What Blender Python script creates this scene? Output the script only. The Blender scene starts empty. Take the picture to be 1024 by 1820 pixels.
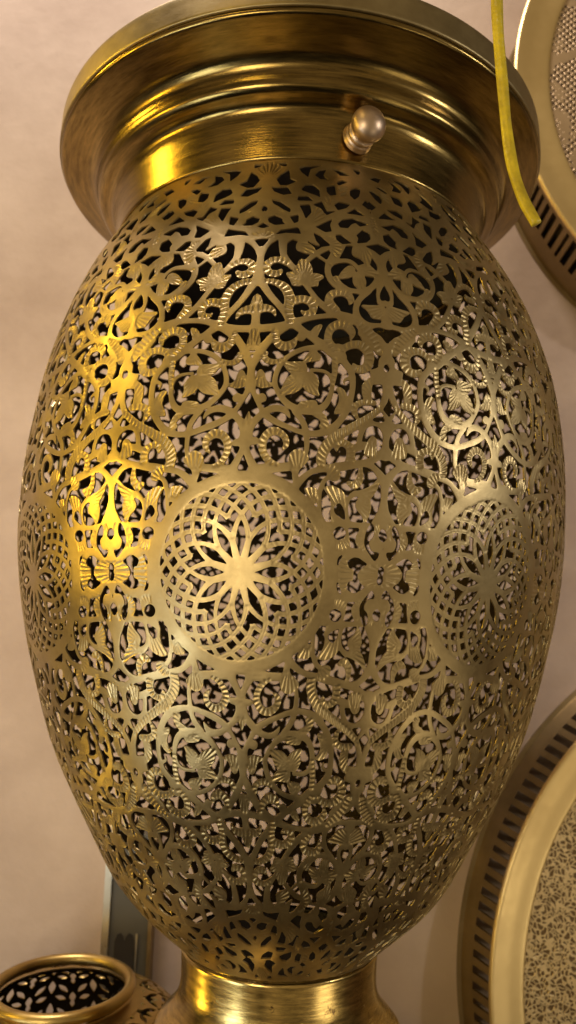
import bpy, math
import numpy as np
from mathutils import Matrix, Vector

SC = 0.6                                   # metres per modelling unit (camera to lantern axis = 1 unit)
RAD = math.radians
scene = bpy.context.scene

# ------------------------------------------------------------------ camera
PITCH, ROLL, YAW, FPX = 0.17436326, 0.02834834, -0.00357236, 1314.0
def cam_axes(p=PITCH, roll=0.02642834, yaw=YAW):
    cy, sy, cp, sp, cr, sr = math.cos(yaw), math.sin(yaw), math.cos(p), math.sin(p), math.cos(roll), math.sin(roll)
    fwd = np.array([sy * cp, cy * cp, sp]); right = np.array([cy, -sy, 0.]); up = np.cross(right, fwd)
    return cr * right + sr * up, cr * up - sr * right, fwd
rt, up_, fw = cam_axes()
cam_d = bpy.data.cameras.new('camera'); cam = bpy.data.objects.new('camera', cam_d); scene.collection.objects.link(cam)
M = Matrix.Identity(4)
for i in range(3):
    M[i][0], M[i][1], M[i][2] = rt[i], up_[i], -fw[i]
M[1][3] = -SC
cam.matrix_world = M
cam_d.sensor_fit = 'VERTICAL'; cam_d.sensor_height = 36; cam_d.lens = 36 * FPX / 1820
cam_d.clip_start = 0.02; cam_d.clip_end = 50
cam_d.dof.use_dof = True; cam_d.dof.focus_distance = 0.415; cam_d.dof.aperture_fstop = 10.0
scene.camera = cam

# ------------------------------------------------------------------ light
scene.view_settings.view_transform = 'Standard'; scene.view_settings.look = 'None'
scene.view_settings.exposure = 0; scene.view_settings.gamma = 1
scene.render.engine = 'CYCLES'; scene.cycles.use_denoising = True
scene.cycles.max_bounces = 8; scene.cycles.glossy_bounces = 5; scene.cycles.sample_clamp_indirect = 4
world = bpy.data.worlds.new('World'); scene.world = world; world.use_nodes = True
wn, wl = world.node_tree.nodes, world.node_tree.links
bg = wn['Background']; bg.inputs['Strength'].default_value = 1.0
def wnode(t, **kw):
    n = wn.new(t)
    for k, v in kw.items():
        if k in n.inputs: n.inputs[k].default_value = v
        else: setattr(n, k, v)
    return n
def wmap(sock, a, b, c, d):                # smooth range of one component of the direction
    n = wnode('ShaderNodeMapRange', interpolation_type='SMOOTHSTEP'); wl.new(sock, n.inputs['Value'])
    for k, v in zip(('From Min', 'From Max', 'To Min', 'To Max'), (a, b, c, d)): n.inputs[k].default_value = v
    return n.outputs['Result']
def wmul(p, q):
    n = wnode('ShaderNodeMath', operation='MULTIPLY'); wl.new(p, n.inputs[0]); wl.new(q, n.inputs[1]); return n.outputs[0]
tc = wnode('ShaderNodeTexCoord'); sx = wnode('ShaderNodeSeparateXYZ'); wl.new(tc.outputs['Generated'], sx.inputs[0])
nz = wnode('ShaderNodeTexNoise', Scale=3.2, Detail=3.); wl.new(tc.outputs['Generated'], nz.inputs['Vector'])
room = wmul(wmul(wmap(sx.outputs['X'], .70, 1.0, 1., .35), wmul(wmap(sx.outputs['Y'], .25, -.75, .12, 1.), wmap(sx.outputs['Z'], -.95, -.25, .06, 1.))), wmap(nz.outputs['Fac'], .40, .62, .12, 2.2))
rp = wnode('ShaderNodeMixRGB'); rp.inputs[1].default_value = (.006, .0045, .003, 1); rp.inputs[2].default_value = (.36, .265, .15, 1)
wl.new(room, rp.inputs[0]); wl.new(rp.outputs[0], bg.inputs['Color'])
def lamp(name, loc, aim, sx, sy, watts, col, spread=180):
    d = bpy.data.lights.new(name, 'AREA'); d.shape = 'RECTANGLE'; d.size = sx; d.size_y = sy; d.energy = watts; d.color = col; d.spread = RAD(spread)
    o = bpy.data.objects.new(name, d); scene.collection.objects.link(o); o.location = loc
    o.rotation_euler = (Vector(aim) - Vector(loc)).to_track_quat('-Z', 'Z').to_euler()
    return o
lamp('amber_shop_lamp', (-1.15, -.50, .10), (0, 0, .05), .12, .15, .8, (1, .66, .07), 70)
lamp('amber_high_lamp', (-1.10, -.22, .80), (0, 0, .3), .07, .16, .62, (1, .68, .08), 70)
lamp('amber_ceiling_lamp', (-.50, -1.20, 1.10), (0, 0, .3), .10, .18, .22, (1, .72, .2), 70)
lamp('amber_low_lamp', (-.77, .02, -.52), (-.05, -.05, -.25), .06, .08, .10, (1, .68, .10), 70)
lamp('doorway_light', (-.95, -.85, -.60), (0, 0, 0), .30, .38, 3, (.86, .95, 1))
lamp('front_fill_light', (-.55, -1.35, -.20), (0, 0, 0), .34, .40, 2.8, (1, .85, .58), 120)  # added unseen soft fill that brightens the front rosette
lamp('white_shop_lamp', (1.05, -.54, .34), (0, 0, .1), .05, .05, 2.4, (1, .95, .88))
sp = bpy.data.lights.new('wall_fill_spot', 'SPOT'); sp.energy = 12; sp.color = (1, .91, .84); sp.spot_size = RAD(72); sp.spot_blend = .9; sp.shadow_soft_size = .08  # added unseen spot, brightens the left wall and misses the lantern
spo = bpy.data.objects.new('wall_fill_spot', sp); scene.collection.objects.link(spo); spo.location = (-1.05, -.15, .14)
spo.rotation_euler = (Vector((-.62, .3, .12)) - Vector(spo.location)).to_track_quat('-Z', 'Y').to_euler()

lamp('overhead_fill_light', (-.42, -.16, 1.85), (-.32, .3, -.3), .30, .20, 30, (1, .87, .77))  # added unseen overhead fill for the wall, kept off the body

lamp('low_right_fill', (1.03, -.73, -.80), (.40, .24, -.28), .40, .40, 1.4, (1, .86, .62))  # added unseen fill that brightens the lower drum's gold ring

# ------------------------------------------------------------------ helpers
def tag(o, label=None, cat=None, kind=None, group=None):
    for k, v in (('label', label), ('category', cat), ('kind', kind), ('group', group)):
        if v: o[k] = v
    return o
def empty(name, loc, label, cat, group=None):
    o = bpy.data.objects.new(name, None); scene.collection.objects.link(o); o.location = loc
    o.empty_display_size = .02
    return tag(o, label, cat, group=group)
def mesh_obj(name, V, faces, mat, parent=None, smooth=True, inner=None):
    """V (n,3) in world metres; faces: list of (k,m) index arrays or python lists"""
    me = bpy.data.meshes.new(name)
    if isinstance(faces, list) and faces and isinstance(faces[0], np.ndarray):
        loops = np.concatenate([f.ravel() for f in faces]).astype(np.int32)
        tot = np.concatenate([np.full(len(f), f.shape[1]) for f in faces]).astype(np.int32)
        me.vertices.add(len(V)); me.vertices.foreach_set('co', np.asarray(V, np.float32).ravel())
        me.loops.add(len(loops)); me.loops.foreach_set('vertex_index', loops)
        me.polygons.add(len(tot)); me.polygons.foreach_set('loop_start', np.concatenate([[0], np.cumsum(tot)[:-1]]).astype(np.int32))
        me.update(calc_edges=True)
    else:
        me.from_pydata([tuple(v) for v in V], [], faces); me.update()
    me.polygons.foreach_set('use_smooth', np.full(len(me.polygons), smooth))
    me.materials.append(mat)
    if inner is not None:
        me.materials.append(inner[0]); me.polygons.foreach_set('material_index', inner[1])
    o = bpy.data.objects.new(name, me); scene.collection.objects.link(o)
    if parent is not None:
        o.parent = parent; o.matrix_parent_inverse = Matrix.Identity(4)
        o.location = -Vector(parent.location) if parent.parent is None else Vector((0, 0, 0))
    return o
def lathe(prof, n=160, closed=False, step=None):
    """surface of revolution about z; prof list of (r, z) in units"""
    p = np.array(prof, float); m = len(p); a = np.arange(n) * 2 * math.pi / n
    V = np.stack([p[:, :1] * np.sin(a), -p[:, :1] * np.cos(a), p[:, 1:] + 0 * a], 2).reshape(-1, 3)
    i, j = np.meshgrid(np.arange(m - 1), np.arange(n), indexing='ij'); k = (j + 1) % n
    F = np.stack([i * n + j, i * n + k, (i + 1) * n + k, (i + 1) * n + j], 2).reshape(-1, 4)
    return V, F
def round_prof(p, n=5):
    """Catmull-Rom through the profile points"""
    p = np.array(p, float); q = np.vstack([2 * p[:1] - p[1:2], p, 2 * p[-1:] - p[-2:-1]]); out = []
    t = np.linspace(0, 1, n, endpoint=False)[:, None]
    for i in range(len(q) - 3):
        a, b, c, d = q[i:i + 4]
        out.append(.5 * (2 * b + (c - a) * t + (2 * a - 5 * b + 4 * c - d) * t ** 2 + (3 * b - a - 3 * c + d) * t ** 3))
    return np.vstack(out + [p[-1:]])
def nd(nt, typ, **kw):
    n = nt.nodes.new(typ)
    for k, v in kw.items():
        if k in n.inputs: n.inputs[k].default_value = v
        else: setattr(n, k, v)
    return n
def metal(name, c1, c2, rough=(.28, .45), scale=9, bump=.15, brush=None, aniso=0, spots=0., fine=140):
    """aged brass: two tones, worn gloss, brushed scratches, optional dark spots"""
    m = bpy.data.materials.new(name); m.use_nodes = True; nt = m.node_tree; L = nt.links
    b = nt.nodes['Principled BSDF']; b.inputs['Metallic'].default_value = 1
    tc = nd(nt, 'ShaderNodeTexCoord')
    n1 = nd(nt, 'ShaderNodeTexNoise', Scale=scale, Detail=6, Roughness=.65); L.new(tc.outputs['Object'], n1.inputs['Vector'])
    cr = nd(nt, 'ShaderNodeValToRGB'); e = cr.color_ramp.elements
    e[0].position, e[0].color = .36, (*c2, 1); e[1].position, e[1].color = .62, (*c1, 1)
    L.new(n1.outputs['Fac'], cr.inputs['Fac']); col = cr.outputs['Color']
    mp = nd(nt, 'ShaderNodeMapping'); L.new(tc.outputs['Object'], mp.inputs['Vector'])
    mp.inputs['Scale'].default_value = brush or (1, 1, 1)
    n2 = nd(nt, 'ShaderNodeTexNoise', Scale=fine, Detail=4, Roughness=.7); L.new(mp.outputs['Vector'], n2.inputs['Vector'])
    n3 = nd(nt, 'ShaderNodeTexNoise', Scale=scale * 3.1, Detail=5); L.new(tc.outputs['Object'], n3.inputs['Vector'])
    mr = nd(nt, 'ShaderNodeMapRange'); mr.inputs['From Min'].default_value = .3; mr.inputs['From Max'].default_value = .7
    mr.inputs['To Min'].default_value, mr.inputs['To Max'].default_value = rough
    L.new(n3.outputs['Fac'], mr.inputs['Value'])
    ad = nd(nt, 'ShaderNodeMath', operation='MULTIPLY_ADD'); ad.inputs[1].default_value = .16; L.new(n2.outputs['Fac'], ad.inputs[0]); L.new(mr.outputs['Result'], ad.inputs[2])
    L.new(ad.outputs[0], b.inputs['Roughness'])
    if spots:
        v = nd(nt, 'ShaderNodeTexNoise', Scale=85, Detail=5, Roughness=.8); L.new(tc.outputs['Object'], v.inputs['Vector'])
        r2 = nd(nt, 'ShaderNodeValToRGB'); r2.color_ramp.elements[0].position = .61; r2.color_ramp.elements[1].position = .70
        L.new(v.outputs['Fac'], r2.inputs['Fac'])
        mx = nd(nt, 'ShaderNodeMixRGB'); mx.inputs[2].default_value = (.09, .05, .02, 1)
        L.new(r2.outputs['Color'], mx.inputs[0]); L.new(col, mx.inputs[1]); col = mx.outputs[0]
    if aniso:                                           # spun metal: fine rings of lighter and darker wear
        mb = nd(nt, 'ShaderNodeMapRange'); mb.inputs['From Min'].default_value = .35; mb.inputs['From Max'].default_value = .65; mb.inputs['To Min'].default_value = .62; mb.inputs['To Max'].default_value = 1.2
        L.new(n2.outputs['Fac'], mb.inputs['Value']); mu = nd(nt, 'ShaderNodeMixRGB', blend_type='MULTIPLY'); mu.inputs[0].default_value = 1
        L.new(col, mu.inputs[1]); L.new(mb.outputs['Result'], mu.inputs[2]); col = mu.outputs[0]
    L.new(col, b.inputs['Base Color'])
    bp = nd(nt, 'ShaderNodeBump', Strength=bump, Distance=.0006); L.new(n2.outputs['Fac'], bp.inputs['Height'])
    L.new(bp.outputs['Normal'], b.inputs['Normal'])
    if aniso:
        b.inputs['Anisotropic'].default_value = aniso
        tg = nd(nt, 'ShaderNodeTangent', direction_type='RADIAL', axis='Z'); L.new(tg.outputs['Tangent'], b.inputs['Tangent'])
    return m
def matte(name, c1, c2, rough=.8, scale=6, bump=.2, fine=60):
    m = bpy.data.materials.new(name); m.use_nodes = True; nt = m.node_tree; L = nt.links
    b = nt.nodes['Principled BSDF']; b.inputs['Roughness'].default_value = rough
    tc = nd(nt, 'ShaderNodeTexCoord')
    n1 = nd(nt, 'ShaderNodeTexNoise', Scale=scale, Detail=7, Roughness=.6); L.new(tc.outputs['Object'], n1.inputs['Vector'])
    cr = nd(nt, 'ShaderNodeValToRGB'); e = cr.color_ramp.elements
    e[0].position, e[0].color = .34, (*c2, 1); e[1].position, e[1].color = .64, (*c1, 1)
    L.new(n1.outputs['Fac'], cr.inputs['Fac']); L.new(cr.outputs['Color'], b.inputs['Base Color'])
    n2 = nd(nt, 'ShaderNodeTexNoise', Scale=fine, Detail=6); L.new(tc.outputs['Object'], n2.inputs['Vector'])
    bp = nd(nt, 'ShaderNodeBump', Strength=bump, Distance=.003); L.new(n2.outputs['Fac'], bp.inputs['Height']); L.new(bp.outputs['Normal'], b.inputs['Normal'])
    return m
MAT = dict(
    sheet=metal('aged_pierced_brass', (.52, .40, .20), (.33, .245, .115), (.26, .40), 13, .10, fine=420),
    inner_shade_paint=metal('shade_painted_inside', (.065, .046, .024), (.04, .028, .015), (.5, .6), 11, .10, fine=300),  # inner skins coloured dark so the lantern interiors look shaded
    spun=metal('spun_antique_brass', (.33, .225, .075), (.20, .135, .042), (.10, .19), 5, .12, (1, 1, 26), .35, fine=40),
    rim=metal('dull_brass_rim', (.42, .33, .17), (.28, .21, .10), (.30, .42), 14, .25, fine=240),
    collar=metal('spotted_brass', (.62, .45, .16), (.42, .29, .10), (.10, .20), 9, .12, (1, 1, 8), .3, 1., 60),
    nickel=metal('satin_bronze_knob', (.62, .46, .33), (.52, .38, .26), (.30, .38), 20, .08, fine=300),
    gold=metal('satin_gold_ring', (.86, .66, .32), (.74, .55, .25), (.32, .42), 3, .06, fine=120),
    dark_brass=metal('bronzed_brass', (.34, .25, .13), (.22, .16, .08), (.35, .5), 6, .1),
    small=metal('warm_antique_brass', (.50, .36, .13), (.34, .23, .08), (.22, .36), 10, .12, fine=160),
    steel=metal('bright_steel', (.62, .63, .60), (.5, .5, .47), (.18, .3), 5, .05),
    plaster=matte('beige_plaster', (.58, .45, .365), (.42, .31, .245), .85, 4.5, .28, 55),
    table=matte('dark_wood', (.10, .06, .035), (.06, .035, .02), .5, 4, .2),
    cord=matte('yellow_plastic', (.70, .53, .02), (.40, .29, .015), .38, 70, .4, 260),
    smoke=matte('grey_panel', (.085, .078, .062), (.06, .055, .045), .42, 5, .05),
    slot_shade_paint=matte('painted_slot_shade', (.10, .07, .055), (.07, .05, .04), .7, 5, .05),  # brown painted in for the shade behind the drum slots
    deep_shade_paint=matte('painted_deep_shade', (.02, .014, .01), (.012, .009, .007), .7, 5, .05),  # near-black colour stands in for deep shade inside openings
)
# ---- the ornament, traced on drawing sheets (one eighth-sector half, upper half) -------------
PR = []                                     # (kind, points, widths, rib data)
SHEET = {1: (400, 270), 2: (400, 430), 3: (400, 590), 4: (400, 750), 5: (400, 930)}
CUR = [1]
def cv(p):
    a = np.array(p, float) / 3.2
    return a + np.array(SHEET[CUR[0]], float)
def spline(p, n=7, closed=False):
    p = np.asarray(p, float)
    if closed: q = np.vstack([p[-1:], p, p[:2]])
    else: q = np.vstack([2 * p[:1] - p[1:2], p, 2 * p[-1:] - p[-2:-1]])
    t = np.linspace(0, 1, n, endpoint=False)[:, None]
    out = []
    for i in range(len(q) - 3):
        a, b, c, d = q[i:i + 4]
        out.append(.5 * (2 * b + (c - a) * t + (2 * a - 5 * b + 4 * c - d) * t ** 2 + (3 * b - a - 3 * c + d) * t ** 3))
    out = np.vstack(out)
    return out if closed else np.vstack([out, p[-1:]])
def st(p, w, rib=0, slant=0.):
    """a sawn strand: centre line and full widths, rib = spacing of chased ribs"""
    w = np.full(len(p), float(w)) if np.isscalar(w) else np.array(w, float)
    q = np.column_stack([cv(p), w / 6.4])
    s = spline(q)
    PR.append(('s', s[:, :2], np.maximum(s[:, 2], .3), (rib / 3.2, slant)))
def cu(p, w, rib=27, slant=.12): st(p, w, rib, slant)
def lf(p, o=None, n=26, closed=True, smooth=True):
    """a leaf: outline, o = point its chased ribs fan out from, n = rib spacing at the outer edge"""
    q = cv(p); q = spline(q, 5, True) if smooth else q
    PR.append(('l', q, None, (None if o is None else cv([o])[0], n / 3.2)))
def ho(p, smooth=True):
    q = cv(p); q = spline(q, 5, True) if smooth else q
    PR.append(('h', q, None, None))
def disc(c, r, rib=None): lf([(c[0] + r * math.cos(a), c[1] + r * math.sin(a)) for a in np.linspace(0, 6.283, 10)[:-1]], rib)

# sheet 4 : between the medallion and the big circle
CUR[0] = 4
st([(60, 108), (160, 108)], 42)
st([(108, 125), (128, 185), (165, 262)], [36, 40, 52])
cu([(310, 255), (245, 225), (207, 170), (205, 115), (235, 68), (285, 55), (330, 85), (335, 130), (306, 163)], [30, 38, 42, 45, 45, 48, 44, 36, 10])
lf([(345, 215), (352, 180), (378, 155), (415, 150), (440, 170), (462, 185), (470, 210), (450, 235), (415, 270), (408, 318), (385, 300), (345, 250)], (405, 330))
st([(160, 265), (250, 258), (350, 250)], [60, 52, 48])
st([(385, 290), (400, 345)], 34)
st([(385, 372), (435, 315), (490, 275), (560, 258), (640, 245), (720, 232), (800, 215), (870, 190), (915, 150)], [56, 44, 36, 38, 52, 46, 38, 38, 54])
cu([(880, -97), (790, -25), (690, 33), (615, 80), (565, 140), (546, 200), (553, 252)], [36, 48, 55, 64, 70, 66, 50], 26, .45)
cu([(715, 215), (718, 165), (700, 122), (660, 107), (632, 127), (634, 163)], [55, 50, 44, 38, 32, 8])
lf([(585, 270), (590, 240), (620, 232), (635, 255), (662, 275), (660, 315), (625, 325), (595, 305)], (560, 335), 24)
st([(610, 295), (567, 330), (550, 390), (548, 450), (560, 600)], [26, 28, 30, 34, 60])
lf([(452, 372), (480, 358), (520, 360), (535, 385), (530, 440), (505, 445)], (520, 470), 24)
lf([(575, 365), (615, 352), (665, 375), (692, 410), (698, 470), (705, 550), (640, 550), (605, 562), (598, 520), (608, 470), (600, 420)], (690, 560), 26)
ho([(627, 480), (650, 455), (672, 472), (697, 542), (655, 528), (628, 505)])
ho([(560, 383), (585, 398), (604, 450), (597, 500), (611, 548), (595, 560), (555, 530)])
cu([(782, 245), (778, 310), (745, 347), (710, 335)], [22, 42, 50, 24])
lf([(890, 300), (885, 350), (860, 395), (838, 425), (845, 470), (830, 530), (805, 558), (790, 520), (755, 480), (748, 450), (768, 415), (735, 416), (705, 425), (720, 392), (780, 372), (840, 345)], (715, 420), 30)
st([(745, 395), (708, 428), (695, 480), (705, 545), (720, 570)], [34, 26, 22, 26, 40])
lf([(905, 300), (905, 420), (890, 480), (850, 550), (820, 585), (1000, 585), (960, 480), (955, 300)], smooth=False)
ho([(868, 225), (905, 208), (930, 188), (955, 208), (992, 237), (950, 262), (930, 290), (905, 258)], False)
st([(930, 330), (890, 270), (845, 232), (780, 218)], [60, 40, 34, 30])
st([(590, 578), (700, 570), (780, 574), (850, 572), (930, 560)], [44, 40, 36, 40, 60])
lf([(800, 163), (815, 90), (840, 58), (870, 75), (875, 120), (885, 168), (850, 180)], (840, 30), 24)
st([(735, 135), (800, 112)], [44, 40])
st([(762, 115), (768, 60), (795, 5), (850, -10), (900, 20), (925, 80), (930, 170)], [30, 32, 34, 30, 28, 34, 60])
lf([(880, -15), (1000, -15), (960, 80), (970, 180), (890, 190), (920, 130), (915, 60)])
# sheet 3 : the big circle with its flower
CUR[0] = 3
st([(112, 620), (118, 570), (140, 525), (175, 488), (207, 458)], [70, 56, 46, 40, 38])
lf([(90, 560), (97, 490), (104, 450), (115, 438), (128, 470), (134, 495), (140, 520), (120, 570)], (112, 560), 22)
st([(130, 290), (145, 345), (172, 400), (207, 458)], [56, 34, 30, 34])
disc((200, 372), 27)
st([(200, 376), (150, 362)], 26)
st([(140, 130), (133, 200), (130, 320)], [40, 48, 56])
st([(138, 190), (165, 140), (200, 80), (245, 22), (300, -25), (345, -60)], [46, 48, 46, 44, 44, 48])
ho([(118, 125), (150, 125), (135, 157)], False)
lf([(158, 288), (165, 230), (190, 208), (213, 230), (225, 270), (258, 288), (252, 306), (200, 318), (160, 306)], (190, 190), 22)
cu([(320, 148), (265, 166), (222, 156), (208, 127), (228, 108)], [22, 32, 38, 32, 10], 24)
st([(640, 85), (560, 78), (470, 80), (390, 105), (320, 155), (282, 220), (272, 285), (300, 345), (350, 400), (420, 430), (490, 432), (550, 405), (585, 350), (595, 290), (580, 240), (540, 215), (470, 210)], [60, 36, 30, 30, 30, 30, 32, 34, 40, 42, 46, 42, 36, 28, 24, 22, 20])
cu([(622, 80), (608, 150), (608, 220), (596, 300)], [60, 40, 36, 30], 26)
lf([(318, 172), (370, 165), (435, 166), (448, 215), (400, 240), (345, 220)], (475, 225), 24)
lf([(306, 345), (320, 280), (350, 242), (400, 232), (435, 262), (415, 310), (370, 340)], (450, 235), 24)
lf([(425, 235), (480, 225), (515, 270), (510, 320), (522, 354), (470, 342), (428, 308)], (420, 220), 24)
lf([(428, 168), (440, 130), (480, 92), (526, 120), (520, 155), (465, 165)], (500, 90), 22)
st([(480, 80), (495, 115)], 34)
lf([(403, 405), (415, 380), (500, 375), (500, 425), (420, 418)], (510, 420), 20)
st([(610, 95), (665, 158), (708, 215), (722, 300), (703, 400), (655, 480), (590, 540), (510, 567), (420, 560), (320, 525), (260, 498), (205, 460)], [50, 40, 38, 36, 38, 42, 44, 36, 34, 36, 38, 40])
lf([(615, 310), (650, 300), (685, 330), (695, 380), (680, 425), (640, 452), (610, 452), (615, 425), (640, 380), (635, 335)], (700, 420), 24)
st([(722, 240), (690, 248), (668, 262), (680, 300)], [30, 22, 16, 8])
st([(205, 458), (250, 436), (300, 428), (342, 447), (368, 492)], [36, 40, 40, 32, 6])
st([(385, 440), (430, 495), (450, 555), (455, 650), (445, 700)], [30, 34, 34, 30, 26])
lf([(480, 452), (540, 443), (570, 480), (578, 520), (552, 542), (522, 522), (532, 492)], (470, 450), 22)
cu([(625, 112), (670, 70), (740, 57), (797, 85), (812, 140), (785, 185), (740, 188), (712, 160)], [40, 42, 44, 58, 62, 52, 42, 12], 27)
lf([(775, 300), (780, 270), (825, 235), (838, 270), (832, 330), (830, 388), (790, 372), (776, 340)], (860, 380), 24)
cu([(840, 388), (775, 387), (737, 412), (735, 450), (755, 484)], [36, 42, 40, 34, 8], 26)
lf([(840, 0), (870, 60), (890, 110), (870, 180), (820, 195), (830, 240), (838, 285), (895, 280), (890, 340), (862, 410), (890, 450), (905, 500), (1000, 520), (1000, 0)], smooth=False)
st([(760, -10), (820, 45), (850, 70), (880, 150)], [40, 60, 36, 40])
ho([(835, 80), (862, 55), (872, 90), (888, 112), (872, 135), (870, 176), (835, 170), (850, 125)], False)
ho([(905, 172), (922, 162), (938, 180), (934, 205), (918, 208), (905, 195)])
ho([(836, 284), (862, 280), (890, 284), (884, 340), (866, 384), (838, 352)])
ho([(928, 345), (945, 385), (980, 405), (930, 468), (890, 425), (915, 385)], False)
ho([(832, 480), (905, 480), (880, 492), (850, 492)])
# sheet 2 : palmette, curls and the upper circle
CUR[0] = 2
st([(182, 0), (180, 60), (178, 130), (176, 220)], [60, 46, 44, 64])
st([(180, 70), (203, 22), (240, -15), (300, -42), (370, -42), (430, -25)], [46, 46, 46, 46, 50, 60])
st([(178, 205), (200, 245), (245, 315), (305, 385), (350, 450)], [56, 48, 42, 40, 52])
lf([(124, 345), (132, 310), (158, 292), (188, 312), (194, 350), (185, 372), (140, 372)], (158, 385), 22)
cu([(145, 388), (205, 378), (248, 390), (262, 430)], [54, 46, 34, 6], 24)
st([(156, 380), (150, 440), (148, 500)], [54, 50, 60])
st([(140, 494), (240, 482), (310, 465), (352, 450)], [44, 40, 38, 46])
lf([(104, 580), (112, 530), (130, 498), (162, 498), (180, 540), (178, 580), (150, 612), (120, 605)], (142, 640), 22)
cu([(262, 505), (272, 560), (312, 588), (360, 574), (380, 535)], [40, 48, 58, 50, 12], 26)
disc((410, 530), 27)
st([(410, 525), (450, 510)], 34)
st([(360, -40), (318, -10), (310, 30), (315, 75), (345, 115), (385, 150)], [50, 52, 50, 40, 34, 24])
cu([(340, 112), (285, 97), (238, 107), (216, 140), (236, 172), (278, 174), (298, 158)], [36, 32, 38, 42, 40, 36, 22], 26)
lf([(380, 28), (400, -8), (460, 0), (495, 40), (468, 62), (400, 48)], (360, 0), 22)
cu([(185, 222), (260, 224), (318, 252), (345, 310), (335, 380), (348, 455)], [26, 36, 52, 58, 52, 60], 26)
cu([(365, 328), (420, 315), (463, 330), (480, 365), (465, 390), (428, 395), (404, 378)], [44, 44, 50, 48, 40, 26, 8], 26)
lf([(376, 160), (392, 112), (408, 88), (455, 105), (475, 150), (462, 182), (425, 195)], (425, 210), 22)
lf([(328, 168), (380, 165), (418, 198), (416, 236), (366, 238), (350, 205)], (430, 210), 20)
lf([(425, 225), (445, 185), (490, 165), (542, 186), (512, 212), (505, 242), (440, 242)], (420, 215), 20)
st([(425, 215), (465, 270), (520, 340), (610, 402), (690, 425), (745, 445)], [30, 30, 38, 44, 46, 44])
st([(435, 105), (490, 62), (550, 28), (610, 5)], [24, 28, 32, 40])
st([(495, 62), (552, 100)], [16, 14])
st([(345, 455), (440, 425), (540, 413), (640, 415), (720, 440)], [50, 32, 28, 30, 46])
cu([(615, 385), (572, 335), (580, 295), (622, 280), (670, 285), (694, 315), (686, 350)], [40, 52, 50, 44, 44, 38, 8], 26)
st([(650, -20), (605, 65), (562, 130), (572, 190), (620, 240), (690, 262), (760, 262), (812, 238), (852, 190), (872, 130), (852, 80), (800, 30), (735, 0)], [70, 60, 40, 34, 34, 30, 34, 36, 38, 44, 44, 40, 36])
cu([(590, 20), (610, 60), (570, 120)], [50, 40, 30], 26)
st([(562, 122), (610, 100), (680, 95), (722, 115), (748, 150)], [28, 24, 22, 20, 20])
lf([(622, 192), (650, 145), (690, 120), (722, 138), (712, 170), (680, 190)], (735, 140), 20)
lf([(703, 195), (720, 158), (760, 158), (782, 200), (776, 235), (742, 252), (712, 228)], (740, 140), 20)
lf([(735, 125), (790, 110), (825, 135), (856, 168), (845, 184), (790, 180), (755, 162)], (730, 140), 20)
lf([(588, 200), (612, 178), (645, 220), (695, 252), (620, 242)], (640, 260), 18)
lf([(703, 40), (720, 8), (790, 12), (818, 60), (810, 112), (788, 120), (762, 88), (715, 66)], (760, -20), 22)
lf([(870, 75), (852, 110), (850, 200), (838, 270), (848, 325), (870, 340), (885, 380), (880, 425), (870, 465), (905, 485), (1000, 485), (1000, 50), (900, 50)], smooth=False)
lf([(875, 340), (800, 337), (752, 346), (790, 375), (820, 415), (850, 432), (884, 420), (895, 380)], (960, 330), 26)
ho([(895, 345), (912, 342), (926, 352), (910, 364)], False)
ho([(880, 110), (905, 95), (930, 120), (925, 165), (905, 190), (885, 160)])
ho([(888, 228), (908, 255), (922, 285), (918, 306), (900, 304), (886, 310), (868, 302), (864, 270)])
ho([(760, 342), (800, 300), (826, 282), (846, 336)], False)
ho([(712, 286), (757, 285), (722, 322)], False)
ho([(750, 362), (790, 380), (820, 420), (872, 428), (868, 444), (835, 450), (785, 436), (755, 405)])
st([(800, 255), (745, 308), (724, 370), (742, 425), (800, 460), (875, 462), (915, 480)], [34, 34, 34, 40, 34, 28, 26])
cu([(735, 440), (790, 490), (838, 545), (872, 605)], [44, 74, 66, 44], 26)
cu([(600, 610), (566, 545), (576, 487), (620, 463), (670, 470), (706, 505), (696, 545)], [70, 50, 50, 48, 48, 42, 8], 26)
lf([(460, 515), (466, 490), (490, 465), (532, 457), (516, 500), (502, 525)], (470, 540), 20)
st([(360, 455), (440, 510), (510, 555), (580, 600), (640, 640)], [50, 38, 46, 66, 70])
ho([(820, 486), (905, 484), (1000, 512), (950, 530), (912, 562), (880, 525)], False)
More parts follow.
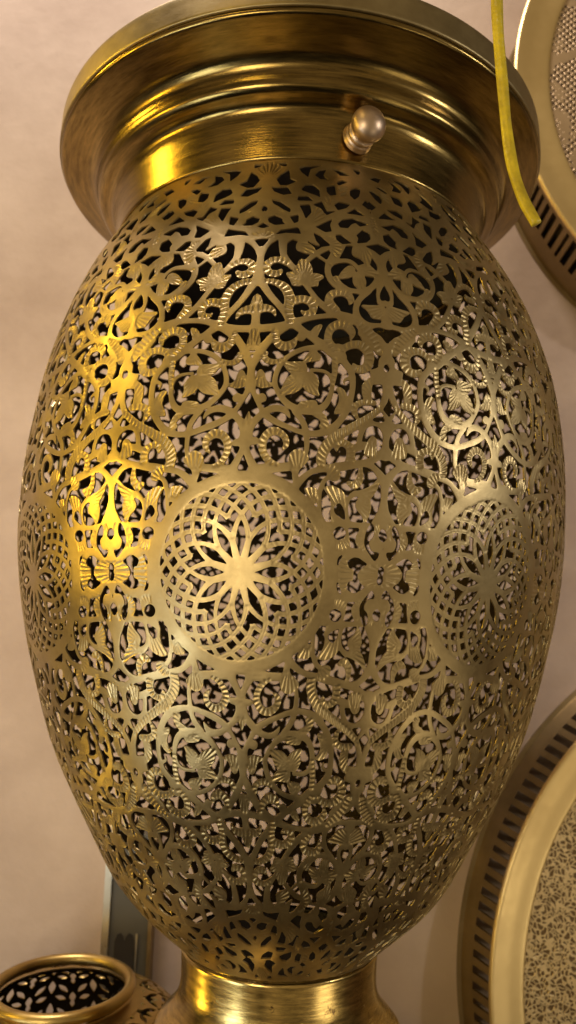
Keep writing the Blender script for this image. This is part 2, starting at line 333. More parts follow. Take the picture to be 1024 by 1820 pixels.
# sheet 1 : the crowded band under the cap (a solid sheet with openings)
CUR[0] = 1
lf([(-60, -120), (1300, -120), (1300, 500), (1000, 520), (900, 560), (870, 580), (830, 550), (760, 522), (650, 522), (580, 545), (500, 522), (420, 482), (300, 482), (235, 497), (60, 500)], smooth=False)
HOLES1 = [[(255, 195), (300, 197), (355, 195), (380, 235), (330, 243), (275, 222)], [(285, 155), (310, 125), (355, 98), (362, 145), (408, 163), (350, 188), (310, 188)],
 [(290, 65), (350, 58), (342, 80), (310, 78)], [(415, 85), (450, 75), (552, 72), (485, 95), (470, 140), (430, 112)], [(510, 125), (535, 98), (580, 92), (567, 125), (605, 155), (545, 150)],
 [(605, 92), (660, 97), (722, 127), (665, 130), (640, 108)], [(430, 205), (450, 182), (500, 180), (537, 205), (540, 252), (510, 240), (475, 230), (435, 215)],
 [(410, 248), (470, 245), (500, 270), (405, 272)], [(580, 190), (637, 182), (642, 235), (600, 242), (580, 220)], [(640, 168), (680, 152), (712, 165), (660, 188)],
 [(720, 210), (750, 198), (780, 205), (770, 245), (745, 264), (720, 240)], [(622, 290), (650, 275), (722, 287), (690, 307), (640, 318)], [(785, 290), (808, 265), (850, 298), (825, 320)],
 [(820, 210), (860, 215), (888, 260), (870, 287), (835, 255)], [(688, 337), (742, 310), (802, 357)], [(415, 295), (480, 290), (488, 330), (450, 372), (435, 330)],
 [(495, 290), (550, 272), (578, 328), (625, 326), (575, 348), (545, 312)], [(505, 415), (570, 387), (607, 370), (592, 400), (600, 442), (560, 447)],
 [(635, 395), (660, 372), (720, 365), (812, 402), (760, 412), (735, 390), (710, 400), (690, 422), (645, 420)], [(735, 460), (770, 430), (812, 447), (816, 480), (790, 500), (735, 507), (746, 480)],
 [(615, 460), (650, 460), (710, 507), (650, 515), (620, 490)], [(490, 450), (530, 465), (580, 512), (575, 525), (530, 532), (502, 500)], [(780, 520), (862, 508), (950, 550), (872, 577), (830, 545)],
 [(268, 470), (300, 440), (405, 418), (420, 460), (330, 458)], [(258, 268), (305, 275), (362, 312), (358, 338), (320, 325), (268, 292)], [(230, 375), (270, 358), (312, 372), (308, 385), (332, 405), (270, 412), (235, 398)],
 [(352, 358), (410, 345), (405, 390), (378, 400)], [(165, 418), (205, 402), (242, 420), (205, 432)], [(222, 303), (232, 322), (220, 342), (212, 322)], [(155, 495), (235, 493), (195, 537)],
 [(830, 330), (870, 335), (860, 380)], [(862, 400), (930, 400), (905, 440), (880, 420)], [(740, 95), (790, 100), (770, 125)], [(815, 130), (850, 140), (830, 165)]]
for h in HOLES1: ho(h, False)
# sheet 5 : beside the medallion, down to the equator (solid, with openings)
CUR[0] = 5
lf([(580, -12), (960, -12), (1010, 140), (1010, 320), (580, 420)], smooth=False)
lf([(650, 80), (718, 45), (724, 95), (700, 132), (650, 135), (640, 100)], (640, 0), 18)
lf([(760, 60), (790, 15), (818, 45), (808, 110), (820, 140), (785, 128), (762, 100)], (830, 60), 20)
lf([(860, 60), (870, 0), (890, -15), (906, 18), (892, 60), (862, 78)], (905, 90), 20)
lf([(690, 165), (670, 200), (658, 275), (670, 390), (725, 385), (706, 345), (712, 310), (745, 292), (745, 248), (720, 240), (712, 200)], (900, 275), 24)
lf([(770, 278), (783, 245), (830, 220), (880, 215), (925, 230), (925, 320), (880, 342), (830, 338), (785, 315)], (960, 278), 30)
ho([(662 + 38 * math.cos(a), 42 + 38 * math.sin(a)) for a in np.linspace(0, 6.283, 9)[:-1]])
ho([(710, 10), (784, 10), (760, 55), (757, 92), (780, 128), (728, 120), (722, 60)], False)
ho([(808, 85), (822, 25), (848, -12), (864, 8), (858, 58), (836, 82), (836, 112), (852, 142), (892, 150), (866, 196), (830, 152), (812, 118)])
ho([(890, 60), (903, 25), (918, 20), (940, 55), (936, 80), (912, 90)])
ho([(718, 195), (750, 176), (778, 180), (826, 213), (792, 234), (770, 262), (764, 300), (745, 300), (748, 244), (722, 238), (711, 205)], False)
ho([(651, 225), (660, 182), (688, 162), (673, 195), (660, 228)])
ho([(910, 120), (935, 118), (950, 160), (935, 195), (915, 165)])
ho([(905, 225), (920, 258), (902, 285), (914, 305), (893, 338), (876, 310), (890, 282), (886, 250)])
CUR[0] = 1
for o_, pl in (((240, 150), [(180, 70), (240, 60), (300, 72), (322, 100), (285, 130), (240, 150), (195, 130)]), ((460, 400), [(500, 300), (540, 315), (572, 350), (490, 400), (440, 450), (420, 440), (450, 380)]),
               ((240, 330), [(222, 285), (262, 300), (310, 330), (345, 360), (300, 352), (255, 350), (226, 345)]), ((560, 520), [(560, 470), (600, 470), (640, 510), (640, 570), (600, 590), (580, 530)]),
               ((180, 500), [(130, 455), (150, 478), (250, 486), (268, 462), (200, 450)]), ((760, 200), [(660, 190), (700, 180), (712, 215), (705, 250), (665, 240)]),
               ((590, 300), [(560, 260), (600, 250), (618, 275), (600, 305), (570, 310)]), ((900, 330), [(880, 240), (920, 230), (950, 270), (920, 300)]), ((880, 380), [(830, 360), (870, 370), (900, 410), (870, 470), (835, 440)])):
    q_ = spline(cv(pl), 5, True)
    PR.append(('l', q_, None, (cv([o_])[0], 22 / 3.2)))
for h in HOLES1: ho(h, False)
def seg_inside(P, s, w):
    """signed distance into a strand (positive inside) and arc length of the closest point"""
    a, b = s[:-1], s[1:]; ab = b - a; L = np.maximum((ab ** 2).sum(1), 1e-9)
    t = np.clip(((P[:, None] - a) * ab).sum(2) / L, 0, 1)
    d = np.linalg.norm(P[:, None] - a - t[..., None] * ab, axis=2)
    v = w[:-1] + (w[1:] - w[:-1]) * t - d
    k = v.argmax(1); r = np.arange(len(P))
    ln = np.sqrt(L); cum = np.concatenate([[0], np.cumsum(ln)[:-1]])
    side = (ab[k, 0] * (P[:, 1] - a[k, 1]) - ab[k, 1] * (P[:, 0] - a[k, 0])) / ln[k]
    return v[r, k], cum[k] + t[r, k] * ln[k], side, w[:-1][k]
def poly_inside(P, q):
    a, b = q, np.roll(q, -1, 0); ab = b - a; L = np.maximum((ab ** 2).sum(1), 1e-9)
    t = np.clip(((P[:, None] - a) * ab).sum(2) / L, 0, 1)
    d = np.linalg.norm(P[:, None] - a - t[..., None] * ab, axis=2).min(1)
    y = P[:, 1:2]; c = (a[:, 1] > y) != (b[:, 1] > y)
    xi = a[:, 0] + (y - a[:, 1]) / np.where(np.abs(ab[:, 1]) < 1e-9, 1e-9, ab[:, 1]) * ab[:, 0]
    ins = (c & (P[:, 0:1] < xi)).sum(1) % 2 == 1
    return np.where(ins, d, -d)
def evaluate(P):
    n = len(P); sd = np.full(n, -9.); rib = np.zeros(n); best = np.full(n, -9.)
    for kind, q, w, rb in PR:
        m = 12 if w is None else w.max() + 8
        lo, hi = q.min(0) - m, q.max(0) + m
        idx = np.nonzero(((P >= lo) & (P <= hi)).all(1))[0]
        for c0 in range(0, len(idx), 20000):
            ix = idx[c0:c0 + 20000]; Q = P[ix]
            if kind == 's':
                v, s, side, hw = seg_inside(Q, q, w)
                if rb[0] > 0:
                    r = -((1 + np.sin(2 * np.pi * (s + rb[1] * side) / rb[0])) / 2) ** 3.5
                    dq = np.diff(q, axis=0); turn = np.sign((dq[:-1, 0] * dq[1:, 1] - dq[:-1, 1] * dq[1:, 0]).sum())
                    r = r * np.clip((.72 - turn * side / np.maximum(hw, 1)) / .3, 0, 1)     # ribs stop short of the inner edge
                    k = (v > 0) & (v > best[ix] - 1.2)
                    rib[ix[k]] = (r * np.clip(v / 1.6, 0, 1))[k]
                else:
                    k = (v > .3) & (v > best[ix]); rib[ix[k]] *= .0
            elif kind == 'l':
                v = poly_inside(Q, q)
                if rb[0] is not None:
                    e = Q - rb[0]; far = np.linalg.norm(q - rb[0], axis=1).max() * .8
                    r = -((1 + np.sin(np.arctan2(e[:, 1], e[:, 0]) * 2 * np.pi * far / rb[1])) / 2) ** 3
                    k = v > 0
                    rib[ix[k]] = (r * np.clip(v / 1.6, 0, 1) * np.clip(np.linalg.norm(e, axis=1) / far * 2.2 - .4, 0, 1))[k]
            else:
                v = -poly_inside(Q, q); sd[ix] = np.minimum(sd[ix], v); best[ix] = np.minimum(best[ix], v); continue
            sd[ix] = np.maximum(sd[ix], v); best[ix] = np.maximum(best[ix], v)
    return sd, rib
def medallion(X, Y, R=.0803):
    """12-rayed interlaced rosette; X, Y metres on the sheet / D.  returns inside distance and groove depth"""
    r = np.hypot(X, Y) / R; ph = np.degrees(np.arctan2(Y, X))
    sd = (.125 - r); gr = np.zeros_like(r)
    x = np.clip(r, .3, 1.3) - .34
    drop = np.where(x > 0, 40.5 * x + 42.1 * x * x, 40.5 * x)
    slope = np.radians(np.where(x > 0, 40.5 + 84.2 * x, 40.5)) * r          # r dphi/dr
    cosn = 1 / np.sqrt(1 + slope ** 2)
    for sg in (1, -1):
        for off, r0 in ((15, .335), (0, .603)):
            a = (sg * ph - drop * 1 - off + 15 + 3600) % 30 - 15 if sg > 0 else (sg * ph - drop - off + 15 + 3600) % 30 - 15
            d = np.abs(np.radians(a)) * r * cosn
            v = np.where(r > r0, .0265 + .004 * (r < .5) - d, -9)
            sd = np.maximum(sd, v)
            g = np.exp(-((d - .014) / .006) ** 2) * (r > r0 + .05)
            gr = np.minimum(gr, -g)
    a = (ph - 15 + 15 + 3600) % 30 - 15                                      # straight rays
    d = np.abs(np.radians(a)) * r
    sd = np.maximum(sd, np.where(r < .37, .047 - .012 * np.clip((r - .15) / .2, 0, 1) - d, -9))
    ring = np.minimum(r - 1.0, 1.145 - r)
    sd = np.where(r > 1.0, ring, np.maximum(sd, ring)); gr = np.where(r < 1.0, gr, 0)
    return sd * R, gr, r
# ------------------------------------------------------------------ pierced sheet metal
H = np.array([-.3661, -.3, -.22, -.13, -.04, .05, .14, .25, .36, .46, .5346])
RR = np.array([.1190, .1909, .2416, .2878, .3182, .3404, .351, .3488, .3313, .2949, .2536])
MM = np.gradient(RR, H)
def prof(hh):
    i = np.clip(np.searchsorted(H, hh) - 1, 0, len(H) - 2); d = H[i + 1] - H[i]; t = (hh - H[i]) / d
    return (2 * t ** 3 - 3 * t * t + 1) * RR[i] + (t ** 3 - 2 * t * t + t) * d * MM[i] + (-2 * t ** 3 + 3 * t * t) * RR[i + 1] + (t ** 3 - t * t) * d * MM[i + 1]
HT = np.linspace(H[0], H[-1], 4000); RT = prof(HT)
ST = np.concatenate([[0], np.cumsum(np.hypot(np.diff(HT), np.diff(RT)))])
TH0, HEQ = -0.12833626, 0.06108915
S0 = float(np.interp(HEQ, HT, ST))
def lean(h): return .006 * np.exp(-((h - .33) / .16) ** 2)
def egg(th, s):
    """point and outward normal of the egg at angle th and arc length s above the medallion line"""
    h = np.interp(s + S0, ST, HT); r = np.interp(h, HT, RT)
    h2 = np.interp(s + S0 + 2e-3, ST, HT); h1 = np.interp(s + S0 - 2e-3, ST, HT)
    dr, dh = np.interp(h2, HT, RT) - np.interp(h1, HT, RT), h2 - h1; q = np.hypot(dr, dh)
    P = np.stack([r * np.sin(th) + lean(h), -r * np.cos(th), h], 1)
    N = np.stack([dh / q * np.sin(th), -dh / q * np.cos(th), -dr / q], 1)
    return P, N
# the tracing chart: sheet co-ordinates of a point of the egg
AX = np.array([(0.0, 0.0), (.0918, -.122), (.119, -.266), (.1774, -.40), (.2348, -.60), (.2847, -.56), (.3284, -.62), (.3442, -.47), (.3879, -.3), (.4681, -.48), (.4867, -.49)])
DV = np.array([(.0, 21.78), (.0403, 21.66), (.0763, 21.66), (.1023, 21.52), (.1445, 21.22), (.1991, 21.02), (.2309, 20.85), (.2661, 20.8), (.2844, 20.68), (.3373, 20.8), (.3751, 21.3), (.4051, 21.7), (.4593, 21.95), (.476, 21.95), (.4911, 21.8)])
_R = np.array([rt, -up_, fw])
def chart(phi, s):
    a, d = np.interp(s, AX[:, 0], AX[:, 1]), np.interp(s, DV[:, 0], DV[:, 1])
    th = TH0 + np.radians(a + (d - a) * phi / 22.5)
    P, _ = egg(th, s + .0032 * phi / 22.5)
    X = (P - np.array([0, -1., 0])) @ _R.T
    return np.stack([512 + FPX * X[:, 0] / X[:, 2], 910 + FPX * X[:, 1] / X[:, 2]], 1)
def smooth3(a):
    for ax in (0, 1):
        p = np.concatenate([np.take(a, [0], ax), a, np.take(a, [-1], ax)], ax)
        n = a.shape[ax]; a = .25 * np.take(p, range(0, n), ax) + .5 * np.take(p, range(1, n + 1), ax) + .25 * np.take(p, range(2, n + 2), ax)
    return a
def bil(a, y, x):
    y = np.clip(y, 0, a.shape[0] - 1.001); x = np.clip(x, 0, a.shape[1] - 1.001)
    i, j = y.astype(int), x.astype(int); v, u = y - i, x - j
    return (a[i, j] * (1 - u) + a[i, j + 1] * u) * (1 - v) + (a[i + 1, j] * (1 - u) + a[i + 1, j + 1] * u) * v
# walk round a grid cell: corners a b c d and edge crossings 4..7
WALK = [0, 4, 1, 5, 2, 6, 3, 7]
def cell_polys(code):
    ins = [(code >> k) & 1 for k in range(4)]; seq = []
    for w in WALK:
        if w < 4:
            if ins[w]: seq.append(w)
        else:
            k = w - 4
            if ins[k] != ins[(k + 1) % 4]: seq.append(w)
    segs = []
    for k in range(len(seq)):
        p, q = seq[k], seq[(k + 1) % len(seq)]
        if p >= 4 and q >= 4:
            segs.append((p, q))
    if code in (7, 11, 13, 14) or bin(code).count('1') == 2 and code not in (5, 10): segs = segs[:1]
    return seq, segs
def pierce(F, place, thick, group, inner=True):
    """cut the sheet where F<0 (marching squares, closed round the axis) -> per group (V, faces)
    place(i, j) -> outer points, normals, plain points ; group(i, j) of cell centres -> int"""
    NY, NX = F.shape; nn = NX * NY
    ins = F > 0; R1 = lambda a: np.roll(a, -1, 1)
    code = (ins[:-1] * 1 + R1(ins)[:-1] * 2 + R1(ins)[1:] * 4 + ins[1:] * 8)
    jj, ii = np.meshgrid(np.arange(NY - 1), np.arange(NX), indexing='ij'); i2 = (ii + 1) % NX
    corner = [jj * NX + ii, jj * NX + i2, (jj + 1) * NX + i2, (jj + 1) * NX + ii]
    edge = [nn + jj * NX + ii, 2 * nn + jj * NX + i2, nn + (jj + 1) * NX + ii, 2 * nn + jj * NX + ii]
    ids = corner + edge
    g = group(ii + .5, jj + .5)
    # positions of every id
    J, I = np.meshgrid(np.arange(NY, dtype=float), np.arange(NX, dtype=float), indexing='ij')
    F2 = R1(F); tx = np.clip(F / np.where(np.abs(F - F2) < 1e-12, 1e-12, F - F2), .05, .95)
    F3 = np.vstack([F[1:], F[-1:]]); ty = np.clip(F / np.where(np.abs(F - F3) < 1e-12, 1e-12, F - F3), .05, .95)
    ci = np.concatenate([I.ravel(), (I + tx).ravel(), I.ravel()]); cj = np.concatenate([J.ravel(), J.ravel(), (J + ty).ravel()])
    out = {}
    for gv in np.unique(g):
        faces, segs = [], []
        for c in range(1, 16):
            m = (code == c) & (g == gv)
            if not m.any(): continue
            seq, sg = cell_polys(c)
            faces.append(np.stack([ids[w][m] for w in seq], 1))
            for p, q in sg: segs.append(np.stack([ids[p][m], ids[q][m]], 1))
        used = np.unique(np.concatenate([f.ravel() for f in faces]))
        remap = np.full(3 * nn, -1, np.int64); remap[used] = np.arange(len(used))
        faces = [remap[f] for f in faces]
        O, N, P0 = place(ci[used], cj[used])
        B = P0 - N * thick
        n = len(used); V = [O]; allf = list(faces); off = n
        if inner:
            V.append(B); allf += [(f + n)[:, ::-1] for f in faces]; off = 2 * n
        if segs:
            s = remap[np.concatenate(segs)]; ru = np.unique(s); rm = np.full(n, -1, np.int64); rm[ru] = np.arange(len(ru))
            V += [O[ru], B[ru]]; s = rm[s] + off
            allf.append(np.stack([s[:, 1], s[:, 0], s[:, 0] + len(ru), s[:, 1] + len(ru)], 1))
        idx = np.concatenate([np.full(len(f), 1 if inner and len(faces) <= k < 2 * len(faces) else 0) for k, f in enumerate(allf)]).astype(np.int32)
        out[int(gv)] = (np.vstack(V) * SC, allf, idx)
    return out

# one eighth of the ornament, half of it drawn and mirrored, and mirrored again below the medallions
NXT, NYT, SMAX = 140, 476, .493
PH, SS = np.meshgrid(np.linspace(0, 22.5, NXT + 1), np.linspace(0, SMAX, NYT + 1))
Pc = chart(PH.ravel(), SS.ravel())
sd, rib = evaluate(Pc)
R0 = float(np.interp(HEQ, HT, RT))
mX, mY = np.radians(PH.ravel()) * R0 * 1.02, SS.ravel()
md, mg, mr_ = medallion(mX, mY)
sd = sd * .000525                                           # sheet px -> units
sd = np.where(mr_ < 1.0, md, np.maximum(sd, md)); rib = np.where(mr_ < 1.12, mg * .32, rib)
sd = np.where(SS.ravel() > .4865, .01, sd)
TS = np.where(mr_.reshape(PH.shape) < .99, sd.reshape(PH.shape), smooth3(sd.reshape(PH.shape))); TR = smooth3(rib.reshape(PH.shape)); TR = .15 * TR + .85 * rib.reshape(PH.shape)
# the whole sheet, hand-cut: a slow wander of the pattern
NX = 16 * NXT; SB, STP = -.4870, .4925
NY = int(round((STP - SB) / (SMAX / NYT))) + 1
Ji, Ii = np.meshgrid(np.arange(NY), np.arange(NX), indexing='ij')
th = Ii * (2 * math.pi / NX); sg = SB + Ji * (STP - SB) / (NY - 1)
rng = np.random.default_rng(5)
def wander(amp, kmax, n=26):
    o = np.zeros(th.shape)
    for _ in range(n):
        k, w, p = rng.integers(1, kmax), rng.uniform(-kmax, kmax) / .35, rng.uniform(0, 6.28)
        o += np.sin(k * th + w * sg + p)
    return o * amp / math.sqrt(n)
fade = np.clip((np.abs(sg) - 0) / .02, 0, 1) * 0 + 1
ths = th + wander(.0022, 34); sgs = sg + wander(.0008, 34) * fade
ph = np.degrees(ths) % 45; ph = np.where(ph > 22.5, 45 - ph, ph)
u, v = ph / 22.5 * NXT, np.abs(sgs) / SMAX * NYT
FS = bil(TS, v, u) - np.where(bil(mr_.reshape(PH.shape), v, u) < 1.03, .0, .00015) + wander(.0002, 60); RB = bil(TR, v, u)
FS = np.where((sg > .4865) | (sg < -.4835), .01, FS)
dent = wander(.00026, 22) + wander(.00013, 60)
edge = -.00010 * np.exp(-np.clip(FS, 0, 1) / .0006)
chase = .00105 * (1 + .25 * np.clip(wander(1., 9), -1.5, 1.5))
DISP = RB * chase + dent + edge
def place_egg(i, j):
    jm = np.minimum(j, NY - 1.001); im = i % NX
    a, b = jm.astype(int), im.astype(int); fv, fu = jm - a, im - b; b2 = (b + 1) % NX
    samp = lambda A: (A[a, b] * (1 - fu) + A[a, b2] * fu) * (1 - fv) + (A[a + 1, b] * (1 - fu) + A[a + 1, b2] * fu) * fv
    ang = i * (2 * math.pi / NX)
    P, N = egg(TH0 + ang - .033 * np.sin(ang) - .13 * (1 - np.cos(ang)), SB + j * (STP - SB) / (NY - 1))
    d = samp(DISP)[:, None]; dn = samp(dent)[:, None]
    return P + N * d, N, P + N * dn
def which(i, j):
    a = np.degrees(i * (2 * math.pi / NX)); k = np.round(a / 45).astype(int) % 8
    X = np.radians(a - 45 * np.round(a / 45)) * R0; Y = SB + j * (STP - SB) / (NY - 1)
    return np.where(np.hypot(X, Y) < .0803 * 1.085, 1 + k, 0)
lantern = empty('brass_lantern', (0, 0, -.95 * SC), 'large egg shaped brass lantern pierced with scrolls and round rosettes, under a wide cap', 'lantern')
parts = pierce(FS, place_egg, .0016, which)
shade = mesh_obj('pierced_shade', *parts[0][:2], MAT['sheet'], lantern, inner=(MAT['inner_shade_paint'], parts[0][2]))
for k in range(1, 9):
    md_o = mesh_obj('rosette', *parts[k][:2], MAT['sheet'], shade, inner=(MAT['inner_shade_paint'], parts[k][2]))
    md_o.location = (0, 0, 0)
del parts, Ji, Ii, th, sg, ths, sgs, u, v

# ------------------------------------------------------------------ cap, knob and base of the lantern
cap_p = round_prof([(.2565, .531), (.2583, .552), (.2608, .572), (.2630, .5825), (.2665, .5895), (.2725, .5938), (.2795, .5968), (.2845, .6012), (.2866, .607), (.2872, .6125), (.2885, .618), (.2920, .6235), (.2990, .629), (.3100, .6335), (.3220, .6375), (.3310, .6405), (.336, .6425), (.3378, .6455), (.3372, .648)])
band_p = round_prof([(.3355, .6484), (.3398, .6489), (.3402, .655), (.3398, .668), (.3392, .680), (.336, .6835), (.326, .6845)], 4)
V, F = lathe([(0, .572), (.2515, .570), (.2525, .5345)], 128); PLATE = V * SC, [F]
V, F = lathe(np.vstack([[(0, .580), (.2535, .576), (.2535, .5335), (.2545, .5312)], cap_p, [(.3355, .6484)]]), 256)
cap = mesh_obj('spun_cap', V * SC, [F], MAT['spun'], lantern)
plate = mesh_obj('blackout_plate', *PLATE, MAT['deep_shade_paint'], cap); plate.location = (0, 0, 0)  # added unseen disc, blocks light and blackens the inside of the cap
V, F = lathe(np.vstack([band_p, [(.1, .687), (0, .687)]]), 256)
band = mesh_obj('cap_band', V * SC, [F], MAT['rim'], cap); band.location = (0, 0, 0)
kn = round_prof([(0, .0475), (.006, .0462), (.0120, .0420), (.0160, .0360), (.0172, .0300), (.0163, .0235), (.0142, .0190), (.0130, .0172), (.0133, .0155), (.0145, .0135), (.0147, .0100), (.0138, .0080), (.0148, .0060), (.0152, .0030), (.0148, -.002), (0, -.002)], 4)
V, F = lathe(kn[::-1], 48)
a = RAD(14.3); rad = np.array([math.sin(a), -math.cos(a), .03]); rad /= np.linalg.norm(rad); e1 = np.array([math.cos(a), math.sin(a), 0]); e2 = np.cross(rad, e1)
V[:, :2] *= 1.14; V[:, 2] *= .88
a2 = a + RAD(9); rad = np.array([math.sin(a2), -math.cos(a2), .0]); rad /= np.linalg.norm(rad); e1 = np.array([math.cos(a2), math.sin(a2), 0]); e2 = np.cross(rad, e1)
V = np.array([math.sin(a) * .2608, -math.cos(a) * .2608, .5605]) + V[:, :1] * e1 + V[:, 1:2] * e2 + V[:, 2:] * rad
knob = mesh_obj('thumb_screw', V * SC, [F], MAT['nickel'], lantern)
base_p = round_prof([(.1157, -.362), (.1186, -.3655), (.1212, -.3685), (.1208, -.378), (.1200, -.394), (.1203, -.409), (.1235, -.423), (.1315, -.437), (.1420, -.4485), (.150, -.458), (.152, -.467), (.149, -.476), (.135, -.486), (.122, -.51), (.118, -.58), (.128, -.68), (.155, -.78), (.19, -.86), (.225, -.91), (.235, -.93), (.235, -.947)], 6)
V, F = lathe(np.vstack([base_p, [(.22, -.95), (0, -.95)]]), 192)
ped = mesh_obj('pedestal', V * SC, [F], MAT['collar'], lantern)
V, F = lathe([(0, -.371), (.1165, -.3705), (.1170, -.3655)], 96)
plug = mesh_obj('blackout_plate', V * SC, [F], MAT['deep_shade_paint'], ped); plug.location = (0, 0, 0)  # added near-black disc, paints shade over the lit pedestal top

# ------------------------------------------------------------------ setting
def sheet(name, pts, mat):
    o = mesh_obj(name, np.array(pts, float) * SC, [[0, 1, 2, 3]], mat); return tag(o, kind='structure')
WY = .495
sheet('wall', [(-4, WY, -.95), (4, WY, -.95), (4, WY, 4), (-4, WY, 4)], MAT['plaster'])
sheet('tabletop', [(-2, -.262, -.95), (3, -.262, -.95), (3, WY, -.95), (-2, WY, -.95)], MAT['table'])

# ------------------------------------------------------------------ small lantern at lower left
SLX, SLY, SLZ = -.319, .2, -.499
small = empty('small_lantern', (SLX * SC, SLY * SC, -.95 * SC), 'small round brass lantern with an open rimmed mouth, in front of the dark strip', 'lantern')
so = np.array([SLX, SLY, 0.])
gp = round_prof([(.098, -.028), (.112, -.0305), (.130, -.034), (.150, -.041), (.168, -.053), (.190, -.077), (.210, -.12), (.220, -.19), (.209, -.27), (.175, -.34), (.13, -.38), (.09, -.40)], 14)
gs = np.concatenate([[0], np.cumsum(np.hypot(*np.diff(gp, axis=0).T))])
gN, gM = 840, 330
gj, gi = np.meshgrid(np.arange(gM), np.arange(gN), indexing='ij')
gth, gss = gi * 2 * math.pi / gN, gj * gs[-1] / (gM - 1)
gr_ = np.interp(gss, gs, gp[:, 0])
def almond(n, s0, wide, tall, off=0., tilt=0.):
    a = (gth * n / (2 * math.pi) + off + .5) % 1 - .5
    x, y = a * 2 * math.pi / n * gr_, gss - s0
    x, y = x * math.cos(tilt) + y * math.sin(tilt), -x * math.sin(tilt) + y * math.cos(tilt)
    return wide * (1 - np.clip(np.abs(y) / tall, 0, 3) ** 1.6) - np.abs(x)
hol = np.full(gth.shape, -1.)
for r0 in range(9):
    s0 = .030 + r0 * .047; k = 18
    for args in ((k, s0, .0058, .015, 0, 0), (k, s0 + .005, .0046, .013, .27, .7), (k, s0 + .005, .0046, .013, -.27, -.7), (k, s0 + .024, .0055, .010, .5, 0), (k, s0 + .024, .0045, .010, .22, 1.2), (k, s0 + .024, .0045, .010, -.22, -1.2), (k, s0 - .011, .004, .007, .5, 0)):
        hol = np.maximum(hol, almond(*args))
GF = np.where((gss < .012) | (gss > gs[-1] - .02), .01, -hol)
def place_globe(i, j):
    s = j * gs[-1] / (gM - 1); t = i * 2 * math.pi / gN; r = np.interp(s, gs, gp[:, 0]); z = np.interp(s, gs, gp[:, 1])
    dr, dz = np.interp(s + .004, gs, gp[:, 0]) - np.interp(s - .004, gs, gp[:, 0]), np.interp(s + .004, gs, gp[:, 1]) - np.interp(s - .004, gs, gp[:, 1]); q = np.hypot(dr, dz)
    P = np.stack([r * np.sin(t), -r * np.cos(t), z + SLZ], 1) + so
    N = np.stack([-dz / q * np.sin(t), dz / q * np.cos(t), dr / q], 1)
    return P, N, P
gl = pierce(GF[:, ::-1], lambda i, j: place_globe(gN - 1 - i, j), .002, lambda i, j: np.zeros(np.broadcast(i, j).shape, int))
mesh_obj('pierced_globe', *gl[0][:2], MAT['small'], small, inner=(MAT['inner_shade_paint'], gl[0][2]))
rim_p = [(.0985 + (.0084) * math.cos(t), -.012 + .0084 * math.sin(t)) for t in np.linspace(0, 2 * math.pi, 28)]
V, F = lathe(np.array(rim_p)[::-1], 128); V2, F2 = lathe(round_prof([(.096, -.024), (.099, -.0270), (.110, -.0295), (.118, -.0305)], 4)[::-1], 128)
mesh_obj('mouth_rim', (np.vstack([V, V2]) + so + [0, 0, SLZ]) * SC, [F, F2 + len(V)], MAT['small'], small)
V, F = lathe(round_prof([(.088, -.396), (.095, -.41), (.12, -.435), (.125, -.449), (.11, -.451)], 4)[::-1], 96)
mesh_obj('foot', (V + so + [0, 0, SLZ]) * SC, [F], MAT['small'], small)

# ------------------------------------------------------------------ round drums on the wall
def drum(label, cx, cz, rf, rb, yf, rin, nslot, face_mat, back_rim, slot):
    root = empty('wall_drum', (cx * SC, WY * SC, cz * SC), label, 'wall lamp', None)
    c = np.array([cx, 0, cz])
    def disc_lathe(pr, n):                               # profile (r, y) about the drum's axis
        V, F = lathe(pr, n); return np.stack([V[:, 0], V[:, 2], V[:, 1]], 1) + c, F
    V, F = disc_lathe(round_prof([(rf - .004, yf + .010), (rf, yf + .006), (rf + .001, yf + .001), (rf - .003, yf - .003), (rf - .010, yf - .0025), ((rf + rin) / 2, yf + .002), (rin + .004, yf + .004), (rin, yf + .009)], 4), 320)
    mesh_obj('front_ring', V * SC, [F], MAT['gold'], root)
    V, F = disc_lathe([(0, yf + .004), (rin * .5, yf + .0055), (rin + .002, yf + .0075)], 256)
    mesh_obj('pierced_face', V * SC, [F], face_mat, root)
    ys, ye = yf + .009, WY - back_rim
    V1, F1 = disc_lathe([(rf - .006, ys - .002), (rf - .006, ys + slot[0])], 320)
    rs = lambda y: rf - .006 + (rb - rf + .006) * (y - ys) / (WY - ys)
    V2, F2 = disc_lathe([(rs(ys + slot[1]), ys + slot[1]), (rb, WY - .004), (rb + .008, WY - .003), (rb + .008, WY - .0005)], 320)
    Vs, Fs = [V1, V2], [F1, F2 + len(V1)]; off = len(V1) + len(V2)
    y0, y1 = ys + slot[0], ys + slot[1]
    for k in range(nslot):                               # the bars left between the slots
        t0 = 2 * math.pi * (k + rng.uniform(-.07, .07)) / nslot; t1 = t0 + 2 * math.pi / nslot * (.48 + rng.uniform(-.05, .05)); P = []
        for (r, y) in ((rs(y0), y0), (rs(y1), y1)):
            for dr in (0, -.006):
                for t in (t0, t1): P.append(c + [(r + dr) * math.sin(t), y, -(r + dr) * math.cos(t)])
        Vs.append(np.array(P)); b = off; off += 8
        Fs.append(np.array([[0, 1, 5, 4], [1, 3, 7, 5], [3, 2, 6, 7], [2, 0, 4, 6]]) + b)
    mesh_obj('slotted_side', np.vstack(Vs) * SC, [np.vstack(Fs)], MAT['dark_brass'], root, smooth=False)
    V, F = disc_lathe([(rf - .05, yf + .012), (rf - .05, WY - .003)], 128)
    mesh_obj('slot_shade_sleeve', V * SC, [F], MAT['slot_shade_paint'], root)  # added dark sleeve, its colour stands in for shade inside the drum
    return root
